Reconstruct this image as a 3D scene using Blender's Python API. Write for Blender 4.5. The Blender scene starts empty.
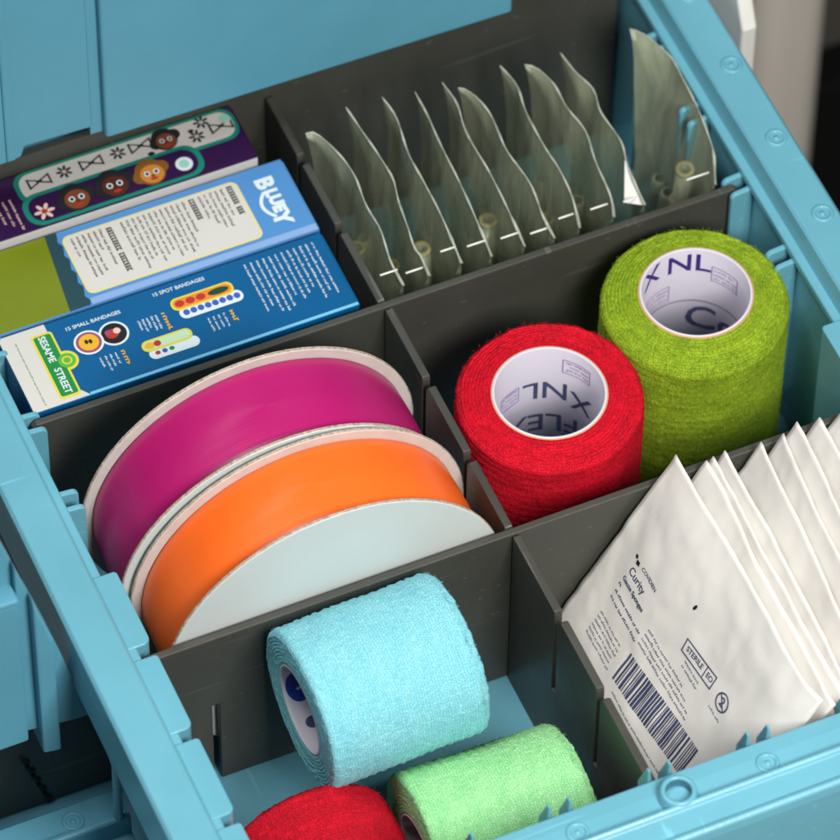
import bpy, bmesh, math, random
from mathutils import Vector, Matrix, noise
random.seed(7)
S = 0.001                                   # all dimensions below are millimetres
scene = bpy.context.scene
col = scene.collection
R = math.radians

# ------------------------------------------------------------------ camera
cam_d = bpy.data.cameras.new("camera")
cam = bpy.data.objects.new("camera", cam_d); col.objects.link(cam); scene.camera = cam
CAM_POS = Vector((-462.0, -950.4, 1534.8))
e, a, r = R(53.0303), R(24.2891), R(0.8298)
fwd = Vector((math.sin(a)*math.cos(e), math.cos(a)*math.cos(e), -math.sin(e)))
rt = Vector((math.cos(a), -math.sin(a), 0)); up = rt.cross(fwd)
c_, s_ = math.cos(r), math.sin(r)
rx = rt*c_ + up*s_; ux = up*c_ - rt*s_
m3 = Matrix((rx, ux, -fwd)).transposed()
cam.matrix_world = Matrix.Translation(CAM_POS*S) @ m3.to_4x4()
cam_d.sensor_width = 36.0; cam_d.sensor_fit = 'HORIZONTAL'
cam_d.lens = 36.0*5764.96/840.0
cam_d.clip_start = 0.05; cam_d.clip_end = 50.0
cam_d.dof.use_dof = True
cam_d.dof.focus_distance = ((Vector((-5, -5, 62)) - CAM_POS).dot(fwd))*S
cam_d.dof.aperture_fstop = 14.0

# ------------------------------------------------------------------ light
w = bpy.data.worlds.new("World"); scene.world = w; w.use_nodes = True
bg = w.node_tree.nodes['Background']
bg.inputs['Color'].default_value = (0.92, 0.97, 1.0, 1); bg.inputs['Strength'].default_value = 0.05

def area(name, loc, target, size, power, colr, sizey=None):
    l = bpy.data.lights.new(name, 'AREA'); l.energy = power; l.color = colr
    l.shape = 'RECTANGLE'; l.size = size; l.size_y = sizey or size
    o = bpy.data.objects.new(name, l); col.objects.link(o)
    o.location = loc
    o.rotation_euler = (Vector(target)-Vector(loc)).to_track_quat('-Z', 'Y').to_euler()
    return o
area("key_softbox", (0.04, -0.62, 0.76), (0.0, 0.0, 0.05), 0.32, 10.8, (1.0, 0.975, 0.94))
area("top_softbox", (-0.35, 0.15, 1.55), (0.0, 0.0, 0.05), 0.5, 12.5, (1.0, 0.985, 0.97))
scene.view_settings.view_transform = 'Standard'
scene.view_settings.look = 'None'
scene.view_settings.gamma = 1.0
scene.view_settings.exposure = 0.0
scene.render.engine = 'CYCLES'
scene.cycles.transparent_max_bounces = 32
scene.cycles.max_bounces = 10

# ------------------------------------------------------------------ materials
def lin(c):
    return tuple(((v/255.0)/12.92 if v/255.0 <= 0.04045 else ((v/255.0+0.055)/1.055)**2.4) for v in c)
MATS = {}
def mat(name, rgb, rough=0.5, spec=0.4, bump=None, mottle=0.0, mscale=60.0, sss=0.0, sheen=0.0, metallic=0.0, coat=0.0, rvar=0.0, scuff=0.0):
    """procedural plastic / card / paper: noise mottling of the colour, of the gloss and a fine bump"""
    if name in MATS: return MATS[name]
    m = bpy.data.materials.new(name); m.use_nodes = True; MATS[name] = m
    nt = m.node_tree; N = nt.nodes; L = nt.links; b = N['Principled BSDF']
    c = lin(rgb)
    b.inputs['Roughness'].default_value = rough
    b.inputs['Specular IOR Level'].default_value = spec
    b.inputs['Metallic'].default_value = metallic
    if coat: b.inputs['Coat Weight'].default_value = coat; b.inputs['Coat Roughness'].default_value = 0.2
    if sheen: b.inputs['Sheen Weight'].default_value = sheen
    if sss:
        b.inputs['Subsurface Weight'].default_value = sss
        b.inputs['Subsurface Radius'].default_value = (1, 1, 1); b.inputs['Subsurface Scale'].default_value = 0.002
    tc = N.new('ShaderNodeTexCoord')
    if mottle:
        n = N.new('ShaderNodeTexNoise'); n.inputs['Scale'].default_value = mscale; n.inputs['Detail'].default_value = 5
        L.new(tc.outputs['Object'], n.inputs['Vector'])
        mr = N.new('ShaderNodeMapRange'); mr.inputs['From Min'].default_value = 0.3; mr.inputs['From Max'].default_value = 0.7
        mr.inputs['To Min'].default_value = 1-mottle; mr.inputs['To Max'].default_value = 1+mottle
        L.new(n.outputs['Fac'], mr.inputs['Value'])
        mx = N.new('ShaderNodeMix'); mx.data_type = 'RGBA'; mx.blend_type = 'MULTIPLY'; mx.inputs['Factor'].default_value = 1
        mx.inputs['A'].default_value = (*c, 1)
        L.new(mr.outputs['Result'], mx.inputs['B']); L.new(mx.outputs['Result'], b.inputs['Base Color'])
        if scuff:                      # fine pale scratches with a shape of their own
            last = mx.outputs['Result']
            for k_, (rot_, sc_) in enumerate((((.3, .2, .7), (14, 420, 260)), ((1.1, .5, -.4), (300, 18, 380)))):
                mp_ = N.new('ShaderNodeMapping'); mp_.inputs['Rotation'].default_value = rot_; mp_.inputs['Scale'].default_value = sc_
                L.new(tc.outputs['Object'], mp_.inputs['Vector'])
                ns = N.new('ShaderNodeTexNoise'); ns.inputs['Scale'].default_value = 1; ns.inputs['Detail'].default_value = 2; L.new(mp_.outputs['Vector'], ns.inputs['Vector'])
                m5 = N.new('ShaderNodeMapRange'); m5.inputs['From Min'].default_value = .69; m5.inputs['From Max'].default_value = .76; m5.inputs['To Max'].default_value = scuff
                L.new(ns.outputs['Fac'], m5.inputs['Value'])
                mx5 = N.new('ShaderNodeMix'); mx5.data_type = 'RGBA'; L.new(m5.outputs['Result'], mx5.inputs['Factor']); L.new(last, mx5.inputs['A'])
                mx5.inputs['B'].default_value = tuple(min(1, q*1.6+.06) for q in c)+(1,); last = mx5.outputs['Result']
            L.new(last, b.inputs['Base Color'])
        if rvar:
            m2 = N.new('ShaderNodeMapRange'); m2.inputs['From Min'].default_value = 0.3; m2.inputs['From Max'].default_value = 0.7
            m2.inputs['To Min'].default_value = max(0.05, rough-rvar); m2.inputs['To Max'].default_value = rough+rvar
            L.new(n.outputs['Fac'], m2.inputs['Value']); L.new(m2.outputs['Result'], b.inputs['Roughness'])
    else:
        b.inputs['Base Color'].default_value = (*c, 1)
    if bump:
        sc, st = bump
        n = N.new('ShaderNodeTexNoise'); n.inputs['Scale'].default_value = sc; n.inputs['Detail'].default_value = 6
        L.new(tc.outputs['Object'], n.inputs['Vector'])
        bp = N.new('ShaderNodeBump'); bp.inputs['Strength'].default_value = st; bp.inputs['Distance'].default_value = 0.0004
        L.new(n.outputs['Fac'], bp.inputs['Height']); L.new(bp.outputs['Normal'], b.inputs['Normal'])
    return m

def crepe(name, rgb, rgb2, end=False):
    """stretchy cohesive bandage: crinkled weave driven by the cylinder's own UVs (u round, v along, in mm)"""
    m = bpy.data.materials.new(name); m.use_nodes = True
    nt = m.node_tree; N = nt.nodes; L = nt.links; b = N['Principled BSDF']
    b.inputs['Roughness'].default_value = 0.78; b.inputs['Specular IOR Level'].default_value = 0.25
    b.inputs['Sheen Weight'].default_value = 0.25; b.inputs['Sheen Roughness'].default_value = 0.5
    b.inputs['Sheen Tint'].default_value = (*lin(rgb), 1)
    uv = N.new('ShaderNodeUVMap')
    def mp(sx, sy):
        q = N.new('ShaderNodeMapping'); q.inputs['Scale'].default_value = (sx, sy, 1); L.new(uv.outputs['UV'], q.inputs['Vector']); return q
    # threads wander a little: displace the coordinates with noise
    nz = N.new('ShaderNodeTexNoise'); nz.inputs['Scale'].default_value = 0.55; nz.inputs['Detail'].default_value = 3
    L.new(uv.outputs['UV'], nz.inputs['Vector'])
    sb = N.new('ShaderNodeVectorMath'); sb.operation = 'SUBTRACT'; sb.inputs[1].default_value = (.5, .5, .5); L.new(nz.outputs['Color'], sb.inputs[0])
    sc = N.new('ShaderNodeVectorMath'); sc.operation = 'SCALE'; sc.inputs['Scale'].default_value = 2.1; L.new(sb.outputs['Vector'], sc.inputs[0])
    adv = N.new('ShaderNodeVectorMath'); adv.operation = 'ADD'; L.new(uv.outputs['UV'], adv.inputs[0]); L.new(sc.outputs['Vector'], adv.inputs[1])
    br = N.new('ShaderNodeTexBrick'); br.inputs['Scale'].default_value = 1.0; br.inputs['Brick Width'].default_value = 0.80; br.inputs['Row Height'].default_value = 0.92
    br.inputs['Mortar Size'].default_value = 0.15; br.inputs['Mortar Smooth'].default_value = 1.0; br.offset = 0.5
    L.new(adv.outputs['Vector'], br.inputs['Vector'])
    q2 = mp(0.10, 0.16); q3 = mp(1.1, 0.5)
    n = N.new('ShaderNodeTexNoise'); n.inputs['Scale'].default_value = 1.0; n.inputs['Detail'].default_value = 4
    L.new(q3.outputs['Vector'], n.inputs['Vector'])
    big = N.new('ShaderNodeTexNoise'); big.inputs['Scale'].default_value = 1.0; big.inputs['Detail'].default_value = 3
    L.new(q2.outputs['Vector'], big.inputs['Vector'])
    inv = N.new('ShaderNodeMath'); inv.operation = 'MULTIPLY_ADD'; inv.inputs[1].default_value = -0.5; L.new(br.outputs['Fac'], inv.inputs[0]); L.new(n.outputs['Fac'], inv.inputs[2])
    bp = N.new('ShaderNodeBump'); bp.inputs['Strength'].default_value = 0.8; bp.inputs['Distance'].default_value = 0.0006
    L.new(inv.outputs[0], bp.inputs['Height']); L.new(bp.outputs['Normal'], b.inputs['Normal'])
    mr = N.new('ShaderNodeMapRange'); mr.inputs['From Min'].default_value = 0.35; mr.inputs['From Max'].default_value = 0.7
    L.new(n.outputs['Fac'], mr.inputs['Value'])
    m2 = N.new('ShaderNodeMath'); m2.operation = 'MULTIPLY_ADD'; m2.inputs[1].default_value = 0.45; L.new(mr.outputs['Result'], m2.inputs[0])
    m3_ = N.new('ShaderNodeMath'); m3_.operation = 'MULTIPLY'; m3_.inputs[1].default_value = 0.9; L.new(big.outputs['Fac'], m3_.inputs[0])
    L.new(m3_.outputs[0], m2.inputs[2])
    m4 = N.new('ShaderNodeMath'); m4.operation = 'MULTIPLY_ADD'; m4.inputs[1].default_value = -0.36; m4.use_clamp = True; L.new(br.outputs['Fac'], m4.inputs[0]); L.new(m2.outputs[0], m4.inputs[2])
    mx = N.new('ShaderNodeMix'); mx.data_type = 'RGBA'
    mx.inputs['A'].default_value = (*lin(rgb2), 1); mx.inputs['B'].default_value = (*lin(rgb), 1)
    L.new(m4.outputs[0], mx.inputs['Factor'])
    L.new(mx.outputs['Result'], b.inputs['Base Color'])
    return m

def clear(name, rgb, opac, rough=0.25, spec=0.5, crinkle=250, grad=0.0, tint=(0.93, 0.96, 0.93)):
    """thin film: see-through, cloudier where it creases; grad = frosting of the welded margin plus its bright sheen, put into the opacity by UV"""
    m = bpy.data.materials.new(name); m.use_nodes = True; nt = m.node_tree; N = nt.nodes; L = nt.links
    b = N['Principled BSDF']; b.inputs['Base Color'].default_value = (*lin(rgb), 1); b.inputs['Roughness'].default_value = rough
    b.inputs['Specular IOR Level'].default_value = spec
    t = N.new('ShaderNodeBsdfTransparent'); t.inputs['Color'].default_value = (*tint, 1)
    mx = N.new('ShaderNodeMixShader'); L.new(t.outputs[0], mx.inputs[1]); L.new(b.outputs[0], mx.inputs[2])
    lw = N.new('ShaderNodeLayerWeight'); lw.inputs['Blend'].default_value = 0.25
    tc = N.new('ShaderNodeTexCoord'); n = N.new('ShaderNodeTexNoise'); n.inputs['Scale'].default_value = crinkle*0.35; n.inputs['Detail'].default_value = 5
    n.inputs['Distortion'].default_value = 0.6
    mpn = N.new('ShaderNodeMapping'); mpn.inputs['Scale'].default_value = (1, 1.8, 0.5); mpn.inputs['Rotation'].default_value = (0.35, 0, 0); L.new(tc.outputs['Object'], mpn.inputs['Vector'])
    L.new(mpn.outputs['Vector'], n.inputs['Vector'])
    mr = N.new('ShaderNodeMapRange'); mr.inputs['From Min'].default_value = .3; mr.inputs['From Max'].default_value = .7
    mr.inputs['To Min'].default_value = opac*0.45; mr.inputs['To Max'].default_value = opac*1.5; L.new(n.outputs['Fac'], mr.inputs['Value'])
    src = mr.outputs['Result']
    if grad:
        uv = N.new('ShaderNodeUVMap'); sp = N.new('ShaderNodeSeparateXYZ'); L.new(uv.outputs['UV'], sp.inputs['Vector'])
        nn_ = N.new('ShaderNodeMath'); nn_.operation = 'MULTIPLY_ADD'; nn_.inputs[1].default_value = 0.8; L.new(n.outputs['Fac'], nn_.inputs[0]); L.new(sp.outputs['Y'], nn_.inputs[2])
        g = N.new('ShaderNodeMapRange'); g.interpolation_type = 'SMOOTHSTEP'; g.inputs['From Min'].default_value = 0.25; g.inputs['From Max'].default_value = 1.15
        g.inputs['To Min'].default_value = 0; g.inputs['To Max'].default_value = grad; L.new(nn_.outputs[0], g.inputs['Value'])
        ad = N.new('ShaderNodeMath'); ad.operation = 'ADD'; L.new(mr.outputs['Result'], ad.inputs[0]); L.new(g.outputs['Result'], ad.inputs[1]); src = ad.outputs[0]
    ma = N.new('ShaderNodeMath'); ma.operation = 'MULTIPLY_ADD'; ma.inputs[1].default_value = 0.25; ma.use_clamp = True
    L.new(lw.outputs['Facing'], ma.inputs[0]); L.new(src, ma.inputs[2]); L.new(ma.outputs[0], mx.inputs[0])
    bp = N.new('ShaderNodeBump'); bp.inputs['Strength'].default_value = 0.8; bp.inputs['Distance'].default_value = 0.0016
    L.new(n.outputs['Fac'], bp.inputs['Height']); L.new(bp.outputs['Normal'], b.inputs['Normal'])
    L.new(mx.outputs[0], N['Material Output'].inputs['Surface'])
    return m

BLUE = mat('blue_plastic', (103, 168, 186), 0.30, 0.5, (900, 0.14), 0.06, 22, rvar=0.09, scuff=.35)
BLUE_D = mat('deep_blue_plastic', (90, 156, 178), 0.42, 0.4, (900, 0.14), 0.06, 22, rvar=0.06)
GREY = mat('grey_plastic', (68, 68, 62), 0.42, 0.45, (700, 0.2), 0.12, 26, rvar=0.12, scuff=.5)
WHITE = mat('white_plastic', (222, 222, 216), 0.4, 0.4, (500, 0.08), 0.03, 30)
PAPER = mat('gauze_paper', (230, 227, 221), 0.7, 0.25, (150, 0.22), 0.035, 40, sss=.15)
CARDW = mat('white_card', (204, 201, 194), 0.6, 0.3, (400, 0.06), 0.02, 40)
CORE = mat('paper_core', (206, 202, 214), 0.55, 0.3, (300, 0.1), 0.03, 40)
CREAM = mat('spool_card', (204, 197, 190), 0.6, 0.3, (500, 0.35), 0.06, 120)
DISC = mat('spool_face_card', (206, 213, 211), 0.45, 0.35, (150, 0.12), 0.03, 25)
INKN = mat('navy_ink', (66, 73, 106), 0.7, 0.2, None, 0.15, 200)
INKG = mat('grey_ink', (112, 116, 130), 0.7, 0.2, None, 0.15, 200)
INKK = mat('black_ink', (34, 34, 38), 0.6, 0.2, None, 0.15, 200)
PURP = mat('purple_ink', (66, 44, 128), 0.6, 0.2, None, 0.1, 200)
PURPL = mat('pale_purple_ink', (150, 130, 176), 0.6, 0.2, None, 0.1, 200)

# ------------------------------------------------------------------ mesh helpers
class MB:
    def __init__(self): self.v = []; self.f = []; self.mi = []; self.mats = []; self.smooth = []; self.uv = {}
    def m(self, mm):
        if mm not in self.mats: self.mats.append(mm)
        return self.mats.index(mm)
    def add(self, vs, fs, mm, smooth=False, uvs=None):
        o = len(self.v); self.v += [tuple(p) for p in vs]; k = self.m(mm)
        for i, f in enumerate(fs):
            if uvs: self.uv[len(self.f)] = uvs[i]
            self.f.append(tuple(o+j for j in f)); self.mi.append(k); self.smooth.append(smooth)
    def box(self, x0, x1, y0, y1, z0, z1, mm):
        vs = [(x, y, z) for z in (z0, z1) for x, y in ((x0, y0), (x1, y0), (x1, y1), (x0, y1))]
        self.add(vs, [(3, 2, 1, 0), (4, 5, 6, 7), (0, 1, 5, 4), (1, 2, 6, 5), (2, 3, 7, 6), (3, 0, 4, 7)], mm)
    def prism(self, pts, fn0, fn1, mm):
        """pts: 2D outline (ccw); fn0/fn1 map it to the two end planes"""
        n = len(pts)
        vs = [fn0(*p) for p in pts] + [fn1(*p) for p in pts]
        self.add(vs, [tuple(range(n-1, -1, -1)), tuple(range(n, 2*n))] + [(i, (i+1) % n, n+(i+1) % n, n+i) for i in range(n)], mm)
    def lathe(self, prof, n, mm, fn=None, closed=False, smooth=True, uvscale=None):
        """profile of (radius, z), turned round z"""
        k = len(prof); vs = []; fs = []; uvs = []
        acc = [0]
        for i in range(1, k+1):
            p, q = prof[i-1], prof[i % k]; acc.append(acc[-1]+math.hypot(q[0]-p[0], q[1]-p[1]))
        rm = max(p[0] for p in prof)
        for j in range(n):
            t = 2*math.pi*j/n
            for (rr, z) in prof:
                p = (rr*math.cos(t), rr*math.sin(t), z)
                vs.append(fn(p, t, rr, z) if fn else p)
        for j in range(n):
            j2 = (j+1) % n
            for i in range(k if closed else k-1):
                i2 = (i+1) % k
                fs.append((j*k+i, j2*k+i, j2*k+i2, j*k+i2))
                u0, u1 = 2*math.pi*j/n*rm, 2*math.pi*(j+1)/n*rm
                uvs.append([(u0, acc[i]), (u1, acc[i]), (u1, acc[i+1]), (u0, acc[i+1])])
        self.add(vs, fs, mm, smooth, uvs)
    def tube(self, path, rad, mm, n=8, smooth=True):
        path = [Vector(p) for p in path]; vs = []; fs = []
        for i, p in enumerate(path):
            d = (path[min(i+1, len(path)-1)]-path[max(i-1, 0)]).normalized()
            u = d.cross(Vector((0, 0, 1)) if abs(d.z) < .9 else Vector((1, 0, 0))).normalized(); v = d.cross(u)
            rr = rad[i] if isinstance(rad, (list, tuple)) else rad
            for j in range(n):
                t = 2*math.pi*j/n; vs.append(p+u*rr*math.cos(t)+v*rr*math.sin(t))
        for i in range(len(path)-1):
            for j in range(n):
                fs.append((i*n+j, i*n+(j+1) % n, (i+1)*n+(j+1) % n, (i+1)*n+j))
        fs.append(tuple(range(n-1, -1, -1))); fs.append(tuple((len(path)-1)*n+j for j in range(n)))
        self.add(vs, fs, mm, smooth)
    def grid(self, fn, nu, nv, mm, smooth=True, thick=None):
        """fn(s, t) -> point ; with thick, a second sheet offset by the vector and rims all round"""
        vs = [Vector(fn(i/nu, j/nv)) for i in range(nu+1) for j in range(nv+1)]
        idx = lambda i, j: i*(nv+1)+j
        fs = [(idx(i, j), idx(i+1, j), idx(i+1, j+1), idx(i, j+1)) for i in range(nu) for j in range(nv)]
        if thick is not None:
            o = len(vs); vs += [p+Vector(thick) for p in vs]
            fs += [tuple(o+q for q in reversed(f)) for f in fs]
            for i in range(nu):
                fs.append((idx(i+1, 0), idx(i, 0), o+idx(i, 0), o+idx(i+1, 0))); fs.append((idx(i, nv), idx(i+1, nv), o+idx(i+1, nv), o+idx(i, nv)))
            for j in range(nv):
                fs.append((idx(0, j), idx(0, j+1), o+idx(0, j+1), o+idx(0, j))); fs.append((idx(nu, j+1), idx(nu, j), o+idx(nu, j), o+idx(nu, j+1)))
        self.add(vs, fs, mm, smooth)
    def build(self, name, parent=None, bevel=0, segs=2, loc=None):
        me = bpy.data.meshes.new(name)
        me.from_pydata([tuple(c*S for c in p) for p in self.v], [], self.f)
        for mm in self.mats: me.materials.append(mm)
        me.polygons.foreach_set('material_index', self.mi)
        me.polygons.foreach_set('use_smooth', self.smooth)
        if self.uv:
            lay = me.uv_layers.new(name='UVMap')
            for fi, uvs in self.uv.items():
                for li, q in zip(me.polygons[fi].loop_indices, uvs): lay.data[li].uv = q
        me.update(); me.validate()
        o = bpy.data.objects.new(name, me); col.objects.link(o)
        if loc is not None: o.location = Vector(loc)*S
        if parent is not None: o.parent = parent
        if bevel:
            b = o.modifiers.new('bevel', 'BEVEL'); b.width = bevel*S; b.segments = segs; b.limit_method = 'ANGLE'; b.angle_limit = R(35)
            if segs > 1:
                b.harden_normals = False
        return o
def tag(o, label, cat, group=None, kind=None):
    if label: o['label'] = label
    if cat: o['category'] = cat
    if group: o['group'] = group
    if kind: o['kind'] = kind
    return o
def thing(name, label, cat, loc=(0, 0, 0), group=None, mtx=None):
    o = bpy.data.objects.new(name, None); col.objects.link(o); o.empty_display_size = 0.01
    if mtx is not None:
        mm = mtx.copy(); mm.translation = mm.translation*S; o.matrix_world = mm
    else: o.location = Vector(loc)*S
    return tag(o, label, cat, group)

# --- flat printing: every shape is a list of 2D polygons
def rect(x0, y0, x1, y1): return [[(x0, y0), (x1, y0), (x1, y1), (x0, y1)]]
def rrect(x0, y0, x1, y1, rr, n=6):
    rr = min(rr, (x1-x0)/2-.02, (y1-y0)/2-.02)
    pts = []
    for cx, cy, t0 in ((x1-rr, y1-rr, 0), (x0+rr, y1-rr, 90), (x0+rr, y0+rr, 180), (x1-rr, y0+rr, 270)):
        for i in range(n+1):
            t = R(t0+90*i/n); pts.append((cx+rr*math.cos(t), cy+rr*math.sin(t)))
    return [pts]
def disc(cx, cy, rx_, ry_=None, n=28):
    ry_ = ry_ or rx_
    return [[(cx+rx_*math.cos(2*math.pi*i/n), cy+ry_*math.sin(2*math.pi*i/n)) for i in range(n)]]
def ring(cx, cy, r0, r1, n=28):
    out = []
    for i in range(n):
        t, q = 2*math.pi*i/n, 2*math.pi*(i+1)/n
        out.append([(cx+r0*math.cos(t), cy+r0*math.sin(t)), (cx+r1*math.cos(t), cy+r1*math.sin(t)), (cx+r1*math.cos(q), cy+r1*math.sin(q)), (cx+r0*math.cos(q), cy+r0*math.sin(q))])
    return out
def frame(x0, y0, x1, y1, t):
    return rect(x0, y0, x1, y0+t)+rect(x0, y1-t, x1, y1)+rect(x0, y0+t, x0+t, y1-t)+rect(x1-t, y0+t, x1, y1-t)
def ribbon(pts, wd):
    a_, b_ = [], []
    for i, (x, y) in enumerate(pts):
        (x0, y0), (x1, y1) = pts[max(i-1, 0)], pts[min(i+1, len(pts)-1)]
        d = math.hypot(x1-x0, y1-y0); nx, ny = -(y1-y0)/d*wd/2, (x1-x0)/d*wd/2
        a_.append((x+nx, y+ny)); b_.append((x-nx, y-ny))
    return [[a_[i], b_[i], b_[i+1], a_[i+1]] for i in range(len(pts)-1)]
def stroke(pts, wd):
    out = []
    for (x0, y0), (x1, y1) in zip(pts, pts[1:]):
        d = math.hypot(x1-x0, y1-y0); nx, ny = -(y1-y0)/d*wd/2, (x1-x0)/d*wd/2
        ex, ey = (x1-x0)/d*wd*.25, (y1-y0)/d*wd*.25
        out.append([(x0+nx-ex, y0+ny-ey), (x0-nx-ex, y0-ny-ey), (x1-nx+ex, y1-ny+ey), (x1+nx+ex, y1+ny+ey)])
    return out
def text(s, size, x=0, y=0, bold=0.0, align='CENTER', space=1.0):
    """letters as meshes: the built-in font, turned into polygons; (x, y) is where the middle of the line goes"""
    cu = bpy.data.curves.new('lettering', 'FONT'); cu.body = s; cu.size = size; cu.align_x = align; cu.align_y = 'CENTER'
    cu.offset = bold; cu.space_character = space; cu.resolution_u = 3
    o = bpy.data.objects.new('lettering', cu); col.objects.link(o)
    dg = bpy.context.evaluated_depsgraph_get(); dg.update()
    me = bpy.data.meshes.new_from_object(o.evaluated_get(dg))
    polys = [[(me.vertices[i].co.x+x, me.vertices[i].co.y+y) for i in p.vertices] for p in me.polygons]
    bpy.data.objects.remove(o); bpy.data.curves.remove(cu); bpy.data.meshes.remove(me)
    return polys
def microtext(x0, y0, length, h, rnd, word=(2, 7), wd=None, caps=False):
    """a line too small to read: upright strokes grouped in words, along +x"""
    out = []; x = x0; wd = wd or h*0.36
    while x < x0+length-h:
        for k in range(rnd.randint(*word)):
            if x > x0+length: break
            hh = h*(1 if caps else rnd.choice((1, .72, .72, .72, .74))); out += rect(x, y0, x+wd, y0+hh)
            if caps: out += rect(x+wd, y0+h*.8, x+wd*2.0, y0+h)+rect(x+wd, y0, x+wd*2.0, y0+h*.24)+(rect(x+wd, y0+h*.4, x+wd*1.8, y0+h*.6) if rnd.random() < .6 else [])
            elif rnd.random() < .75: yy = y0+hh*rnd.choice((0, .42, .8)); out += rect(x+wd, yy, x+wd*2.0, yy+h*.26)
            x += wd*2.3
        x += h*.55
    return out
def turn(polys, ang, x=0, y=0):
    ca, sa = math.cos(R(ang)), math.sin(R(ang))
    return [[(px*ca-py*sa+x, px*sa+py*ca+y) for px, py in p] for p in polys]
def put(mb, polys, fn, mm):
    for p in polys: mb.add([fn(px, py) for px, py in p], [tuple(range(len(p)))], mm)

# ================================================================== SETTING
mb = MB(); TABLE = mat('table_top', (98, 94, 90), 0.55, 0.3, (60, 0.15), 0.12, 6)
mb.box(-1500, 158, -900, 420, -90, -62, TABLE)
tag(mb.build('table', None), 'plain grey brown table top under the blue storage trays', 'table', kind='structure')
mb = MB(); mb.box(-2500, 2500, -2500, 4000, -730, -700, mat('floor_vinyl', (112, 106, 98), 0.5, 0.3, (20, 0.1), 0.10, 4)); tag(mb.build('floor', None), None, None, kind='structure')

# ================================================================== TRAY
tray = thing('storage_tray', 'open turquoise plastic tray divided into six compartments of first aid supplies', 'tray')
XW, YF, YB = 126.0, -106.0, 198.0           # inside faces of the walls
mb = MB(); mb.box(-XW, XW, YF, YB, -6, -3, BLUE); mb.build('floor', tray)
def wallx(s):
    mb = MB(); pts = [(s*XW, -6), (s*(XW+3), -6), (s*(XW+4.5), 77), (s*(XW+2), 78.2)]
    mb.prism(pts, lambda x, z: (x, YF-3, z), lambda x, z: (x, YB+3, z), BLUE); return mb
wallx(-1).build('side_wall', tray); wallx(1).build('side_wall', tray)
mb = MB(); mb.box(-XW, XW, YF-3, YF, -6, 76, BLUE); mb.build('front_wall', tray)
mb = MB(); mb.box(-XW, XW, YB, YB+3, -6, 79, BLUE); mb.build('back_wall', tray)
# rim: one moulded profile round the left, back and right sides (d = outward from the inside face, z)
PROF = [(0.2, 76), (0.2, 78.8), (0.7, 79.4), (3.2, 79.2), (4.6, 86.2), (5.6, 87.2), (18.0, 87.2), (19.2, 86.0), (19.4, 62), (17.4, 62), (17.2, 82), (9, 82), (8, 76)]
mb = MB()
def station(d, z, k):
    x, yb = XW+d, YB+d
    return [(-x, YF-22.8, z), (-x, yb, z), (x, yb, z), (x, YF-22.8, z)][k]
n = len(PROF)
vs = [station(d, z, k) for k in range(4) for d, z in PROF]
fs = [(k*n+i, (k+1)*n+i, (k+1)*n+(i+1) % n, k*n+(i+1) % n) for k in range(3) for i in range(n)]
fs += [tuple(range(n)), tuple(3*n+i for i in reversed(range(n)))]
mb.add(vs, fs, BLUE); mb.build('rim', tray, 0.5, 3)
# front rim: wide, with two raised beads, then the front face
FP = [(0.2, 74), (0.2, 82.2), (1.2, 84.0), (6.5, 84.6), (13.0, 84.6), (13.6, 87.4), (14.6, 88.2), (15.6, 87.6), (16.2, 86.8), (23.2, 86.2), (23.8, 87.4), (25.0, 87.9), (26.2, 87.0), (26.8, 84), (30, 20), (27.5, 20), (24.6, 82), (8, 82), (7, 74)]
mb = MB()
mb.prism([(YF-d, z) for d, z in FP], lambda y, z: (-XW-18.6, y, z), lambda y, z: (XW+18.6, y, z), BLUE)
mb.build('front_rim', tray, 0.45, 3)
mb = MB(); mb.box(-100, 100, -90, 170, -62, -6.2, BLUE_D); mb.build('base', tray, 2, 2)
# ejector studs on the rim
def stud(x, y, z):
    mb = MB(); mb.lathe([(2.2, 0), (2.5, .45), (3.3, .55), (3.7, .1), (3.7, -.3), (2.2, -.3)], 28, BLUE, closed=True)
    mb.lathe([(0.01, .35), (.8, .35), (1.0, -.2)], 14, BLUE)
    mb.box(-1.6, -1.1, -.5, .5, -.1, .3, BLUE); mb.box(.9, 1.5, -1.1, -.7, -.1, .3, BLUE)
    o = mb.build('rim_stud', tray, loc=(x, y, z)); o.rotation_euler[2] = random.uniform(-.6, .6)
for y in (170.3, 136.5, 102.5, 68.0, 34.0, 0.5, -33, -66): stud(139.3, y, 87.25)
for x in (31.5, -31.5, 64.5, 98): stud(x, -115.4, 84.65)
mb = MB(); mb.lathe([(3.9, 0), (3.9, 3.6), (4.3, 4.2), (5.2, 4.2), (5.6, 3.6), (6.3, 0)], 40, BLUE)
mb.lathe([(0.01, -2), (3.9, -2), (3.9, 3.6)], 40, BLUE_D); mb.build('screw_boss', tray, loc=(1.4, -115.8, 84.5))
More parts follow.
